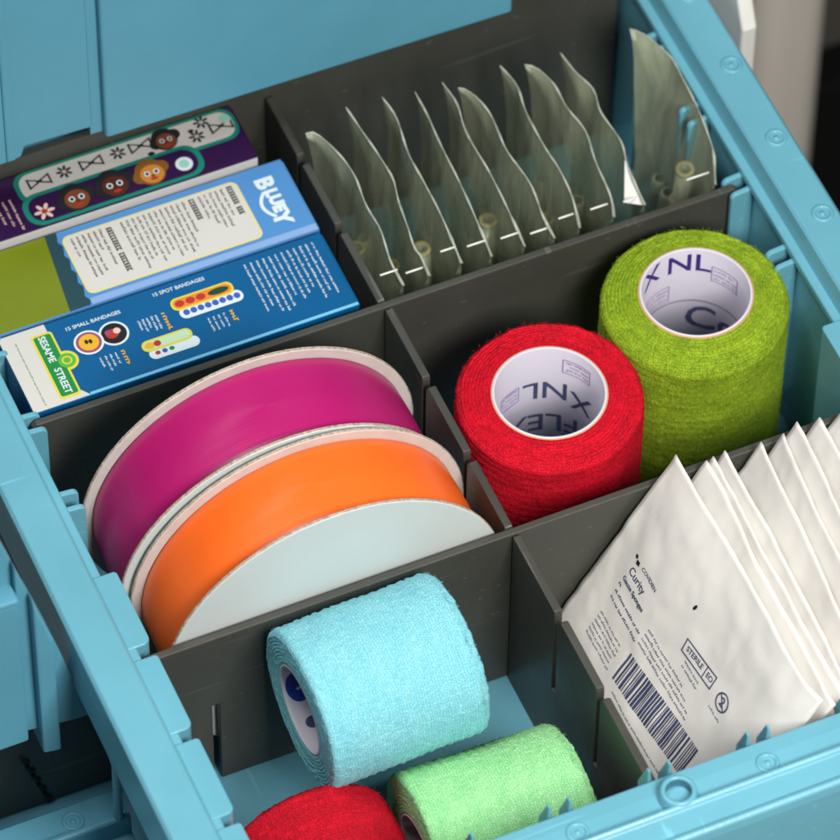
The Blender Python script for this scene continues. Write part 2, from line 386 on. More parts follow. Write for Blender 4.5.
# clips that hold the dividers
def clip_fin(s, y):
    mb = MB()
    x0, x1 = s*(XW+1.5), s*(XW-6.2)
    pts = [(x0, 8), (x1, 8)] + [(s*(XW-6.2+2.4*(1-math.cos(R(t)))), 73.6+2.4*math.sin(R(t))) for t in range(0, 91, 15)] + [(x0, 76.6)]
    if s > 0: pts = pts[::-1]
    for yy in (y-4.2, y+2.2):
        mb.prism(pts, lambda x, z: (x, yy, z), lambda x, z: (x, yy+2.0, z), BLUE)
    mb.build('divider_clip', tray, 0.5, 2)
def clip_block(s, y0, y1):
    mb = MB(); x0, x1 = s*(XW+3.3), s*(XW-4.6)
    n_ = 5; pts = [(x0, y0), (x1+s*2.5, y0)]
    pts = [(x0, y0)] + [(x1+s*2.6*(1-math.sin(R(t))), y0+2.6*(1-math.cos(R(t)))) for t in range(0, 91, 15)] + [(x1, y1-.8), (x1+s*.8, y1), (x0, y1)]
    if s < 0: pts = pts[::-1]
    mb.prism(pts, lambda x, y: (x, y, 4), lambda x, y: (x, y, 80.0), BLUE)
    mb.build('divider_clip', tray, 0.9, 3)
for s in (-1, 1):
    for y in (98, 131, 164): clip_fin(s, y)
    clip_fin(s, 65)
    for y0 in (2.2, -31.8, -65.2, -98.4): clip_block(s, y0, y0+29.4)
for x in (-98, -65, -33, 0, 33, 65, 98):
    for dx in (-4.6, 2.2):
        mb = MB(); mb.box(x+dx, x+dx+2.4, YF-.5, YF+5.5, 30, 76, BLUE)
        mb.add([(x+dx, YF-.5, 76.02), (x+dx+2.4, YF-.5, 76.02), (x+dx+2.4, YF+5.5, 76.02), (x+dx, YF+5.5, 76.02), (x+dx+.8, YF+.2, 87.4), (x+dx+1.6, YF+.2, 87.4), (x+dx+1.6, YF+1.8, 87.4), (x+dx+.8, YF+1.8, 87.4)],
               [(3, 2, 1, 0), (4, 5, 6, 7), (0, 1, 5, 4), (1, 2, 6, 5), (2, 3, 7, 6), (3, 0, 4, 7)], BLUE)
        mb.build('divider_clip', tray, 0.5, 2)

# ================================================================== DIVIDERS (slot in, lift out)
def plate_x(name, label, x0, x1, yc, slots_up=(), slots_dn=(), zt=75.0, t=2.6, group='grey dividers slotted into the tray'):
    pts = [(x0, -2.9)]
    for sx, zz in sorted(slots_dn): pts += [(sx-1.2, -2.9), (sx-1.2, zz), (sx+1.2, zz), (sx+1.2, -2.9)]
    pts += [(x1, -2.9), (x1, zt-1.5), (x1-1.5, zt)]
    for sx, zz in sorted(slots_up, reverse=True): pts += [(sx+2.6, zt), (sx+1.2, zt-1.5), (sx+1.2, zz), (sx-1.2, zz), (sx-1.2, zt-1.5), (sx-2.6, zt)]
    pts += [(x0+1.5, zt), (x0, zt-1.5)]
    mb = MB(); mb.prism(pts, lambda x, z: (x, t/2, z), lambda x, z: (x, -t/2, z), GREY)
    return tag(mb.build(name, None, 0.45, 2, loc=(0, yc, 0)), label, 'divider', group)
def plate_y(name, label, y0, y1, slots_up, zt=75.0, t=2.7, xc=0.0):
    pts = [(y0, -2.9), (y1, -2.9), (y1, zt-.6), (y1-.6, zt)]
    for sy, zz in sorted(slots_up, reverse=True): pts += [(sy+1.6, zt), (sy+1.1, zt-1.6), (sy+1.1, zz), (sy-1.1, zz), (sy-1.1, zt-2.6), (sy-3.0, zt)]
    pts += [(y0+.6, zt), (y0, zt-.6)]
    mb = MB(); mb.prism(pts, lambda y, z: (t/2, y, z), lambda y, z: (-t/2, y, z), GREY)
    return tag(mb.build(name, None, 0.4, 2, loc=(xc, 0, 0)), label, 'divider', 'grey dividers slotted into the tray')
plate_x('divider', 'long grey divider in front of the ribbon spools, behind the light blue bandage roll', -126.2, 124.0, 0.0, slots_dn=((-102.2, 39),))
plate_x('divider', 'long grey divider between the carton boxes and the ribbon spools', -123.6, 124.0, 98.3)
plate_x('divider', 'dark grey panel along the back wall behind the clear pouches', -125.6, 125.6, 195.6, zt=84)
plate_y('divider', 'short grey divider beside the white gauze packets in the front row', -104.5, -1.7, ((-35, 34), (-66.2, 35)), xc=-.3)
plate_y('divider', 'short grey divider between the ribbon spools and the red upright roll', 1.7, 96.6, ((32.6, 34), (64.8, 34)), xc=-1.2)
plate_y('divider', 'short grey divider between the carton boxes and the row of clear pouches', 100.0, 193.8, ((133.6, 34), (165.2, 34)), xc=-2.2)

# ================================================================== RAISED LID PANEL (upper left)
lid = thing('raised_tray', 'blue front of a raised upper tray overhanging the cartons at upper left', 'tray', (0, 179, 98))
mb = MB()
mb.prism([(-130, 4), (-101.5, 4.5), (-94, 5.2), (-92.6, 9.8), (-69.4, 8.6), (-69.2, 130), (-130, 130)], lambda x, z: (x, 0, z), lambda x, z: (x, 24, z), BLUE_D)
mb.build('side_panel', lid, 1.2, 3)
mb = MB(); mb.box(-69.4, -65.0, 2.6, 24, 2.4, 130, BLUE_D); mb.build('groove', lid)
mb = MB(); mb.prism([(-65.2, 1.4), (78.8, -1.6), (78.8, 130), (-65.2, 130)], lambda x, z: (x, -.4, z), lambda x, z: (x, 24, z), BLUE_D)
mb.build('front_panel', lid, 1.2, 3)
mb = MB(); mb.prism([(-93.4, 0), (-90.2, 0), (-90.2, 130), (-93.4, 130)], lambda x, z: (x-6, -.9, z+6), lambda x, z: (x-6, 1, z+6), BLUE_D); mb.build('rib', lid, 0.7, 2)
mb = MB(); mb.box(-126, 74, 24.2, 190, 12, 15, BLUE_D); mb.box(-126, -122, 24.2, 190, 15, 90, BLUE_D); mb.box(70, 74, 24.2, 190, 15, 90, BLUE_D); mb.build('tray_body', lid, 0.8, 2)

# ================================================================== LOWER TRAY (lower left)
low = thing('lower_tray', 'lower blue tray with ribbed panel at the bottom left beside the main tray', 'tray', (-200, 5, -60))
def lw(name, mbb, bev=.6): return mbb.build(name, low, bev, 2)
O = (-200, 5, -60)
def L3(x, y, z): return (x-O[0], y-O[1], z-O[2])
mb = MB(); mb.prism([(-300, 46), (-162, 45.5), (-162, 119), (-300, 124)], lambda x, z: L3(x, 5, z), lambda x, z: L3(x, 14, z), BLUE_D); lw('front_panel', mb, 1)
mb = MB(); mb.prism([(-162.2, 47), (-146.5, 44), (-141, 43.6), (-142.9, 52.5), (-149.2, 83.3), (-156.6, 113.8), (-161.6, 134)], lambda x, z: L3(x, 8, z), lambda x, z: L3(x, 14, z), BLUE_D); lw('groove', mb, .3)
mb = MB(); mb.prism([(-158, 37), (-152, 35.6), (-152, 95.5), (-158, 120)], lambda x, z: L3(x, 4.2, z), lambda x, z: L3(x, 14.2, z), BLUE_D); lw('rib', mb, .9)
mb = MB(); mb.prism([(-300, 124.3), (-162, 119.2), (-162, 122), (-300, 127)], lambda x, z: L3(x, 4.2, z), lambda x, z: L3(x, 16, z), BLUE_D); lw('ledge', mb, .8)
mb = MB(); mb.prism([(-300, 120), (-161.5, 118), (-161.5, 134), (-166, 152), (-300, 156)], lambda x, z: L3(x, 11, z), lambda x, z: L3(x, 15, z), BLUE_D); lw('upper_panel', mb, .8)
mb = MB(); mb.box(*[v for p in zip(L3(-300, 46, -57), L3(-101, 49, -7)) for v in p], GREY); lw('back_panel', mb, .3)
mb = MB()
for i in range(5):
    q = L3(-151.5+i*1.7, 45.2, -28-i*6.2); mb.prism([(-1.7, 2.4), (-.4, -2.2), (1.4, -2.2), (1.8, -1), (.6, -.6), (-.3, 2.4)], lambda x, z: (q[0]+x, q[1], q[2]+z), lambda x, z: (q[0]+x, q[1]+1, q[2]+z), INKK)
lw('embossed_strip', mb, 0)
mb = MB(); pr = [(1, -20), (1, 9), (0, 10.2), (-10.2, 10.2), (-10.8, 13.0), (-12.4, 13.4), (-13.2, 12.4), (-13.4, 4), (-40, 4), (-40, -20)]
mb.prism(pr, lambda y, z: L3(-300, y, z), lambda y, z: L3(-136.5, y, z), BLUE_D); lw('rim', mb, .5)
mb = MB(); mb.lathe([(2.2, 0), (2.5, .5), (3.3, .6), (3.7, 0)], 26, BLUE_D); mb.lathe([(.01, .4), (.8, .4), (1, 0)], 12, BLUE_D)
o = mb.build('rim_stud', low, loc=L3(-153.4, -6.0, 10.25))
mb = MB(); mb.tube([L3(-139.9, -10, -20), L3(-140.3, -12, 20), L3(-140.8, -14, 46), L3(-142, -10, 56)], 1.5, BLUE, 10); lw('corner_post', mb, 0)
mb = MB(); mb.box(*[v for p in zip(L3(-300, -40, -61.9), L3(-101, 49, -57.5)) for v in p], BLUE_D); lw('floor', mb, .3)

# ================================================================== RIGHT BACKGROUND
arm = thing('hinge_arm', 'white plastic hinge arm standing beside the right rim at the back', 'hinge arm', (152.9, 150, 0))
mb = MB(); mb.prism([(0, -61), (0, 84.5), (1, 86.5), (16, 118), (60, 118), (60, -61)][::-1], lambda y, z: (-2.8, y, z), lambda y, z: (2.8, y, z), WHITE)
mb.build('arm_plate', arm, 1.4, 3)
mb = MB(); mb.box(-6.5, -3.4, 6, 60, 20, 66, mat('grey_green_plastic', (150, 160, 152), .5)); mb.build('bracket', arm, 1, 2)
BEIGE = mat('beige_paint', (212, 204, 194), 0.5, 0.3, (40, 0.1), 0.05, 9)
pt = thing('cabinet_post', 'blurred beige post standing behind the right end of the tray', 'post', (274.3, 330, -700))
mb = MB(); mb.box(-16, 16, 0, 36, 0, 690, BEIGE); mb.build('post_body', pt, 12, 6)
mb = MB(); mb.box(-22, 22, -6, 38, 0, 12, BEIGE); mb.build('post_foot', pt, 1, 2)
BLK = mat('black_plastic', (13, 13, 14), .6, .2)
bx = thing('black_case', 'black case in the shadow at the far right edge behind the rim', 'case', (340, 345, -700))
mb = MB(); mb.box(-48, 120, 0, 16, 0, 470, BLK); mb.build('case_body', bx, 2, 2)
mb = MB(); mb.box(-48, 120, -2, 18, 470, 478, BLK); mb.build('case_lid', bx, 1, 2)
mb = MB(); mb.box(20, 60, -7, -.2, 440, 452, BLK); mb.build('handle', bx, 1, 2)

# ================================================================== CARTONS
def carton(name, label, x0, x1, y0, y1, zt, base):
    t = thing(name, label, 'box', ((x0+x1)/2, (y0+y1)/2, -2.9), 'bandage cartons standing in the back left compartment')
    hx, hy, h = (x1-x0)/2, (y1-y0)/2, zt+2.9
    mb = MB(); mb.box(-hx, hx, -hy, hy, 0, h, base)
    o = mb.build('carton', t, 0.5, 2)
    mb = MB(); mb.box(hx+.03, hx+.5, -hy+.8, hy-.8, h-26, h-.9, base); mb.build('tuck_flap', t, 0.2, 2)
    cnt = [0]
    def Z(k):
        cnt[0] += 1; zz = h+0.05*k+0.0016*cnt[0]
        return lambda x, y: (x-(x0+x1)/2, y-(y0+y1)/2, zz)
    return t, Z
rnd = random.Random(3)
gloss = dict(rough=0.32, spec=0.45)
# --- dark blue one nearest the spools
TEAL = mat('blue_card', (2, 86, 138), mottle=.04, mscale=60, **gloss); INKW = mat('white_ink', (214, 226, 232), .4)
GRN = mat('green_ink', (30, 130, 60), .4); YEL = mat('yellow_ink', (214, 204, 60), .4); LBL = mat('light_blue_ink', (120, 190, 225), .4)
ORG = mat('orange_ink', (226, 130, 44), .4); REDI = mat('red_ink', (176, 50, 40), .4); GRND = mat('dark_green_ink', (22, 70, 44), .4)
GOLD = mat('gold_ink', (222, 170, 40), .4); PLUM = mat('plum_ink', (150, 70, 110), .4); PINKW = mat('skin_white_ink', (224, 190, 176), .4); BLUI = mat('mid_blue_ink', (60, 90, 180), .4)
t, Z = carton('bandage_carton', 'dark blue bandage carton with a green street sign on its white end', -121.6, -9.2, 101.4, 134.2, 75, TEAL)
mb = MB(); put(mb, rect(-121.3, 101.7, -105.6, 133.9), Z(1), CARDW); put(mb, [[(-105.6, 101.7), (-102.0, 101.7), (-104.2, 104.6), (-105.6, 104.6)]], Z(1), CARDW)
put(mb, turn(microtext(0, 0, 27, .55, rnd), -90, -117.0, 130), Z(2), GRN); mb.build('white_end_panel', t)
mb = MB(); put(mb, rect(-102, 101.6, -9.4, 102.7), Z(1), LBL); mb.build('edge_stripe', t)
mb = MB()
put(mb, rrect(-111.6, 103.4, -104.4, 130.6, 1.2), Z(2), YEL); put(mb, disc(-104.2, 117.4, 4.0), Z(2.3), YEL)
put(mb, rrect(-110.9, 104.3, -105.1, 129.8, .8), Z(3), GRN); put(mb, disc(-104.0, 117.4, 2.9), Z(3.6), mat('lime_ink', (90, 170, 60), .4))
put(mb, ring(-104.0, 117.4, 1.2, 1.7), Z(4.4), YEL)
put(mb, turn(text('SESAME', 3.3, bold=.07), -90, -108.4, 123.9), Z(4.2), INKW)
put(mb, turn(text('STREET', 3.3, bold=.07), -90, -108.2, 110.3), Z(4.2), INKW)
mb.build('street_sign_print', t)
def badge(cx, cy, cols):
    mb = MB(); put(mb, disc(cx, cy, 4.9), Z(2+cols[2]), INKW); put(mb, disc(cx, cy, 4.2), Z(3+cols[2]), cols[0]); put(mb, disc(cx, cy, 3.3), Z(4+cols[2]), cols[1])
    return mb
mb = badge(-86.2, 121.6, (INKK, INKK, 0)); put(mb, disc(-86.8, 121.6, 2.2, 1.9), Z(5), REDI); put(mb, disc(-85.0, 122.2, 1.2), Z(5.5), PINKW); put(mb, disc(-88, 122.5, 1.0), Z(5.5), PLUM); mb.build('round_badge', t)
mb = badge(-95.0, 121.2, (PLUM, GOLD, 4)); put(mb, disc(-95.7, 121.6, .6, .9), Z(9.5), INKK); put(mb, disc(-94.4, 121.3, .6, .9), Z(9.5), INKK); mb.build('round_badge', t)
mb = MB()
put(mb, text('15 SMALL BANDAGES', 2.0, -90.6, 129.0, bold=.03), Z(2), INKW)
put(mb, text('15 SPOT BANDAGES', 2.0, -60.2, 131.0, bold=.03), Z(2), INKW)
def para(x, y, w_, n_, h=.75, pitch=1.75, last=None):
    for i in range(n_): put(mb, turn(microtext(0, 0, (w_ if last is None or i < n_-1 else last)*rnd.uniform(.75, 1), h, rnd), -90, x-i*pitch, y), Z(2), INKW)
para(-89.0, 114.2, 6.6, 4); para(-71.6, 123.2, 6, 5, pitch=1.5); para(-51.2, 115.4, 6.6, 4)
para(-13.8, 131.0, 23, 12, h=.8, pitch=2.15)
mb.build('lettering', t)
mb = MB()
for x, y in ((-86.9, 114.2), (-69.4, 123.2), (-48.8, 115.6)): put(mb, turn(microtext(0, 0, 7, 1.5, rnd), -90, x, y), Z(2), GOLD)
mb.build('gold_lettering', t)
def strip_print(x0, y0, x1, y1, c1, k, dots):
    mb = MB(); put(mb, rrect(x0-.7, y0-.7, x1+.7, y1+.7, 2.2), Z(2+k), YEL if k > 2 else INKW); put(mb, rrect(x0, y0, x1, y1, 1.8), Z(3+k), c1)
    for (dx, cc, ra, rb) in dots: put(mb, disc(x0+dx, (y0+y1)/2, ra, rb), Z(4+k), cc)
    mb.build('bandage_print', t)
strip_print(-63.2, 118.6, -42.8, 122.0, INKW, 0, [(1.6+i*2.5, BLUI, 1.1, 1.2) for i in range(8)])
strip_print(-64.6, 122.4, -44.6, 126.2, ORG, 3.2, [(2.2, REDI, 1.6, 1.3), (5.9, REDI, 1.6, 1.3), (9.5, REDI, 1.6, 1.3), (15.6, GRND, 3.6, 1.3)])
strip_print(-78.4, 107.2, -62.6, 110.2, INKW, 0, [(2.2, REDI, .9, .8), (4.6, BLUI, .9, .9), (7, GRN, .9, .8)])
strip_print(-79.6, 110.6, -63.8, 113.8, mat('pale_green_ink', (190, 216, 176), .4), 3.2, [(2, GOLD, 1.8, 1.3), (4.6, REDI, 1.2, 1.2)])

# --- light blue one in the middle
SKY = mat('sky_blue_card', (80, 138, 196), mottle=.04, mscale=60, **gloss); OLIVE = mat('olive_green_card', (114, 126, 18), mottle=.05, mscale=60, **gloss)
DKT = mat('dark_teal_ink', (36, 66, 74), .4)
t, Z = carton('bandage_carton', 'light blue bandage carton with cream text panel and olive green end', -121.6, -9.0, 135.2, 167.7, 75, SKY)
mb = MB(); put(mb, [[(-121.3, 135.5), (-94.5, 135.5), (-91.6, 167.4), (-121.3, 167.4)]], Z(1), OLIVE); mb.build('green_end_panel', t)
mb = MB(); wav = [(-88.2+1.0*math.sin(i*1.35)+(-.8 if i % 2 else .3), 135.4+i*2.0) for i in range(17)]
put(mb, [[(-95.8, 135.4)]+[(-88.6+.6*math.sin(i*2.1), 135.4+i*2.0) for i in range(17)]+[(-92.2, 167.4)]], Z(2), DKT); mb.build('torn_edge_print', t)
mb = MB(); put(mb, rect(-88.0, 135.4, -9.2, 138.0), Z(1), mat('pale_blue_ink', (134, 166, 210), .4)); mb.build('edge_stripe', t)
mb = MB(); put(mb, rrect(-87.8, 139.2, -26.4, 164.8, 2.6), Z(3), mat('cream_yellow_ink', (222, 206, 140), .4)); put(mb, rrect(-87.1, 139.9, -27.1, 164.1, 2.2), Z(4), CARDW)
def col_text(x, w_, h=.95, m_=INKK, y=163.0): put(mb, turn(microtext(0, 0, w_, h, rnd), -90, x, y), Z(5), m_)
def heading(x, y0, y1): put(mb, turn(microtext(0, 0, y0-y1, 1.9, rnd, word=(6, 10), wd=.5, caps=True), -90, x, y0), Z(5), INKK)
heading(-30.4, 163.2, 151.0)
for i in range(5): col_text(-32.6-i*1.95, rnd.uniform(9, 18))
heading(-43.8, 163.0, 153.4)
for i in range(12): col_text(-46.2-i*1.95, rnd.choice((20, 19, 17, 21, 14)))
heading(-72.8, 162.6, 143.4)
for i in range(6): col_text(-75.2-i*1.95, rnd.choice((18, 15, 17, 9)))
mb.build('text_panel', t)
mb = MB()
for ch, y, sz, dx in (('B', 160.0, 8.2, 0), ('L', 155.4, 5.6, .6), ('U', 151.9, 5.6, .8), ('E', 148.4, 5.6, .6), ('Y', 144.2, 8.0, -.2)):
    put(mb, turn(text(ch, sz, bold=.42), -90, -18.2+dx, y), Z(3), INKW)
put(mb, ribbon([(-22.4+2.8*((i-5)/5.0)**2, 156.4-i*1.1) for i in range(11)], 1.2), Z(3), INKW)
mb.build('logo', t)

# --- purple one at the back
PUR = mat('purple_card', (48, 20, 66), mottle=.06, mscale=60, **gloss)
t, Z = carton('bandage_carton', 'purple bandage carton with two printed bandages and white front edge', -122.0, -16.4, 169.0, 193.4, 77.6, PUR)
mb = MB(); hy = 12.0
mb.box(-52.6, 52.6, -12.35, -11.9, 60, 80.3, CARDW); mb.build('white_front_panel', t)
TG = mat('teal_green_ink', (26, 128, 112), .4); BR = [mat('brown_ink', (120, 66, 40), .4), mat('dark_brown_ink', (82, 40, 28), .4), mat('tan_ink', (196, 130, 56), .4)]
def kid(cx, cy, skin, hair, k, big=1.0):
    mb = MB(); put(mb, disc(cx-.3, cy+.3, 3.7*big, 4.0*big), Z(k), hair); put(mb, disc(cx-3.0*big, cy-.8, 1.9*big), Z(k), hair); put(mb, disc(cx+2.7*big, cy+1.2, 1.9*big), Z(k), hair)
    put(mb, disc(cx, cy-.7, 2.9*big, 2.8*big), Z(k+1), skin)
    for s in (-1, 1): put(mb, disc(cx+s*1.15*big, cy-.2, .72*big, .8*big), Z(k+2), INKW); put(mb, disc(cx+s*1.15*big, cy-.25, .42*big, .5*big), Z(k+3), INKK)
    put(mb, disc(cx, cy-1.15*big, .45*big, .3*big), Z(k+2), BR[1]); put(mb, disc(cx, cy-2.0*big, .95*big, .45*big), Z(k+2), REDI)
    mb.build('face_print', t)
# back bandage: white, with leaves and bows
mb = MB(); put(mb, rrect(-94.4, 179.4, -17.0, 193.2, 5), Z(1), TG); put(mb, rrect(-92.8, 180.8, -18.2, 192.0, 4.4), Z(2), CARDW)
def bow(cx, cy):
    cx, cy = cx, cy
    put(mb, [[(cx-4, cy-2.4), (cx, cy-.5), (cx, cy+.5), (cx-4, cy+2.4)], [(cx, cy-.5), (cx+4, cy-2.4), (cx+4, cy+2.4), (cx, cy+.5)]], Z(3), INKK)
    put(mb, [[(cx-3.3, cy-1.4), (cx-1, cy-.3), (cx-1, cy+.3), (cx-3.3, cy+1.4)], [(cx+1, cy-.3), (cx+3.3, cy-1.4), (cx+3.3, cy+1.4), (cx+1, cy+.3)]], Z(4), CARDW)
def leaf(cx, cy):
    for i in range(7):
        an = R(i*51+20); put(mb, turn(disc(1.7, 0, 1.15, .5, 10), i*51+20, cx, cy), Z(3), INKK)
bow(-86, 187.6); leaf(-77.0, 188.2); bow(-67.5, 188.2); leaf(-58, 188.6); bow(-50.0, 188.6); leaf(-31.5, 185); leaf(-28, 190); bow(-22.5, 186); put(mb, disc(-32.5, 187.8, 1, .7), Z(3), INKK); put(mb, disc(-48, 184, 1.2, .8), Z(3), INKK)
put(mb, disc(-20.2, 188.4, 1.9), Z(3), mat('mint_ink', (150, 206, 186), .4)); mb.build('bandage_print', t)
kid(-41.5, 187.6, BR[0], INKK, 6, 1.18)
mb = MB(); put(mb, rrect(-95.4, 169.6, -33.2, 183.2, 5.6), Z(5), TG); put(mb, rrect(-93.6, 171.0, -35.0, 181.8, 4.8), Z(6), PUR)
for i in range(6): put(mb, turn(disc(2.1, 0, 1.5, .7, 10), i*60, -89.0, 175.0), Z(7), PINKW)
put(mb, disc(-89.0, 175, 1.0), Z(8), REDI); put(mb, disc(-39.8, 175.6, 2.9), Z(7), INKW); put(mb, disc(-39.8, 175.6, 1.7), Z(8), mat('mint_ink', (150, 206, 186), .4))
mb.build('bandage_print', t)
kid(-77.4, 176.2, BR[0], INKK, 9, 1.45); kid(-64.0, 176.4, BR[1], INKK, 12, 1.5); kid(-51.0, 176.4, BR[2], mat('hazel_ink', (132, 84, 34), .4), 9, 1.38)
mb = MB()
for i in range(5): put(mb, turn(microtext(0, 0, 13-2*i, 1.0, rnd), -90, -98.2-i*2.4, 184), Z(2), PINKW)
mb.build('lettering', t)

# ================================================================== RIBBON SPOOLS
def satin(name, rgb, rgb2):
    m = mat(name, rgb, 0.38, 0.5, None, 0.0); nt = m.node_tree; N = nt.nodes; L = nt.links; b = N['Principled BSDF']
    b.inputs['Sheen Weight'].default_value = 0.0
    b.inputs['Anisotropic'].default_value = .4
    tc = N.new('ShaderNodeTexCoord'); mp = N.new('ShaderNodeMapping'); mp.inputs['Scale'].default_value = (30, 30, 9); L.new(tc.outputs['Object'], mp.inputs['Vector'])
    n = N.new('ShaderNodeTexNoise'); n.inputs['Scale'].default_value = 1.0; n.inputs['Detail'].default_value = 3; L.new(mp.outputs['Vector'], n.inputs['Vector'])
    mx = N.new('ShaderNodeMix'); mx.data_type = 'RGBA'; mx.inputs['A'].default_value = (*lin(rgb), 1); mx.inputs['B'].default_value = (*lin(rgb2), 1)
    L.new(n.outputs['Fac'], mx.inputs['Factor']); L.new(mx.outputs['Result'], b.inputs['Base Color'])
    bp = N.new('ShaderNodeBump'); bp.inputs['Strength'].default_value = .25; bp.inputs['Distance'].default_value = .002
    L.new(n.outputs['Fac'], bp.inputs['Height'])
    mp2 = N.new('ShaderNodeMapping'); mp2.inputs['Scale'].default_value = (25, 1500, 25); L.new(tc.outputs['Object'], mp2.inputs['Vector'])
    n2 = N.new('ShaderNodeTexNoise'); n2.inputs['Scale'].default_value = 1.0; n2.inputs['Detail'].default_value = 2; L.new(mp2.outputs['Vector'], n2.inputs['Vector'])
    b2 = N.new('ShaderNodeBump'); b2.inputs['Strength'].default_value = .10; b2.inputs['Distance'].default_value = .0004
    L.new(n2.outputs['Fac'], b2.inputs['Height']); L.new(bp.outputs['Normal'], b2.inputs['Normal']); L.new(b2.outputs['Normal'], b.inputs['Normal'])
    return m
MAG = satin('magenta_satin', (168, 17, 98), (188, 27, 112)); ORA = satin('orange_satin', (250, 100, 24), (255, 118, 40))
EDGE = mat('raw_card_edge', (176, 160, 146), 0.8, 0.2, (1500, 0.8), 0.35, 900)
def spool(label, x, y0, wd, sat, seed, rr=57.0, yaw=0.0):
    """axis along y; y0 front flange, wd overall width"""
    m_ = Matrix.Translation(Vector((x, y0+wd/2, -2.9))) @ Matrix.Rotation(R(yaw), 4, 'Z')
    t = thing('ribbon_spool', label, 'spool', group='ribbon spools', mtx=m_)
    rot = lambda p: (p[0], -p[2], p[1]+rr)
    rn = random.Random(seed)
    for s, mm in ((-1, DISC), (1, CREAM)):
        mb = MB(); th = 1.3; z0 = s*(wd/2-th/2)
        jag = [rn.uniform(-.16, .12) for _ in range(180)]
        def fn(p, tt, r_, z):
            k = int(tt/(2*math.pi)*180) % 180
            q = r_ + (jag[k] if r_ > rr-2 else 0); 
            return rot((q*math.cos(tt), q*math.sin(tt), -z))
        mb.lathe([(8, z0-th/2), (rr-.3, z0-th/2), (rr, z0-th/4), (rr, z0+th/4), (rr-.3, z0+th/2), (8, z0+th/2)], 180, mm, fn=fn, closed=True, smooth=False)
        mb.lathe([(rr+.02, z0-th/2+.15), (rr+.18, z0-th/4), (rr+.18, z0+th/4), (rr+.02, z0+th/2-.15)], 360, EDGE, fn=lambda p, tt, r_, z: rot((p[0]+.12*math.cos(tt)*noise.noise(Vector((p[0]*2, p[1]*2, seed))), p[1]+.12*math.sin(tt)*noise.noise(Vector((p[0]*2, p[1]*2, seed))), -z)), smooth=False)
        mb.build('flange', t)
    mb = MB(); hw = wd/2-1.5
    def fr(p, tt, r_, z):
        q = r_+.25*noise.noise(Vector((p[0]*.05, p[1]*.05, z*.05+seed)))+.18*math.sin(z*.9+seed)*noise.noise(Vector((p[0]*.03, p[1]*.03, seed)))
        return rot((q*math.cos(tt), q*math.sin(tt), -z))
    R0 = rr-3.4
    prof = [(20, -hw)]+[(R0-.5, -hw), (R0, -hw+.5)]+[(R0+.5*math.sin(math.pi*i/10), -hw+.5+(2*hw-1)*i/10) for i in range(1, 10)]+[(R0, hw-.5), (R0-.5, hw), (20, hw)]
    mb.lathe(prof, 160, sat, fn=fr, closed=True); mb.build('ribbon', t)
    mb = MB(); mb.lathe([(9.5, -hw), (12, -hw), (12, hw), (9.5, hw)], 48, CREAM, fn=lambda p, tt, r_, z: rot((p[0], p[1], -z)), closed=True); mb.build('hub', t)
    return t
spool('spool of orange satin ribbon with pale grey front disc facing the camera', -59.6, 3.0, 31.0, ORA, 2, 57.0)
spool('spool of magenta satin ribbon standing behind the orange one', -62.0, 35.2, 34.0, MAG, 5, 57.2)

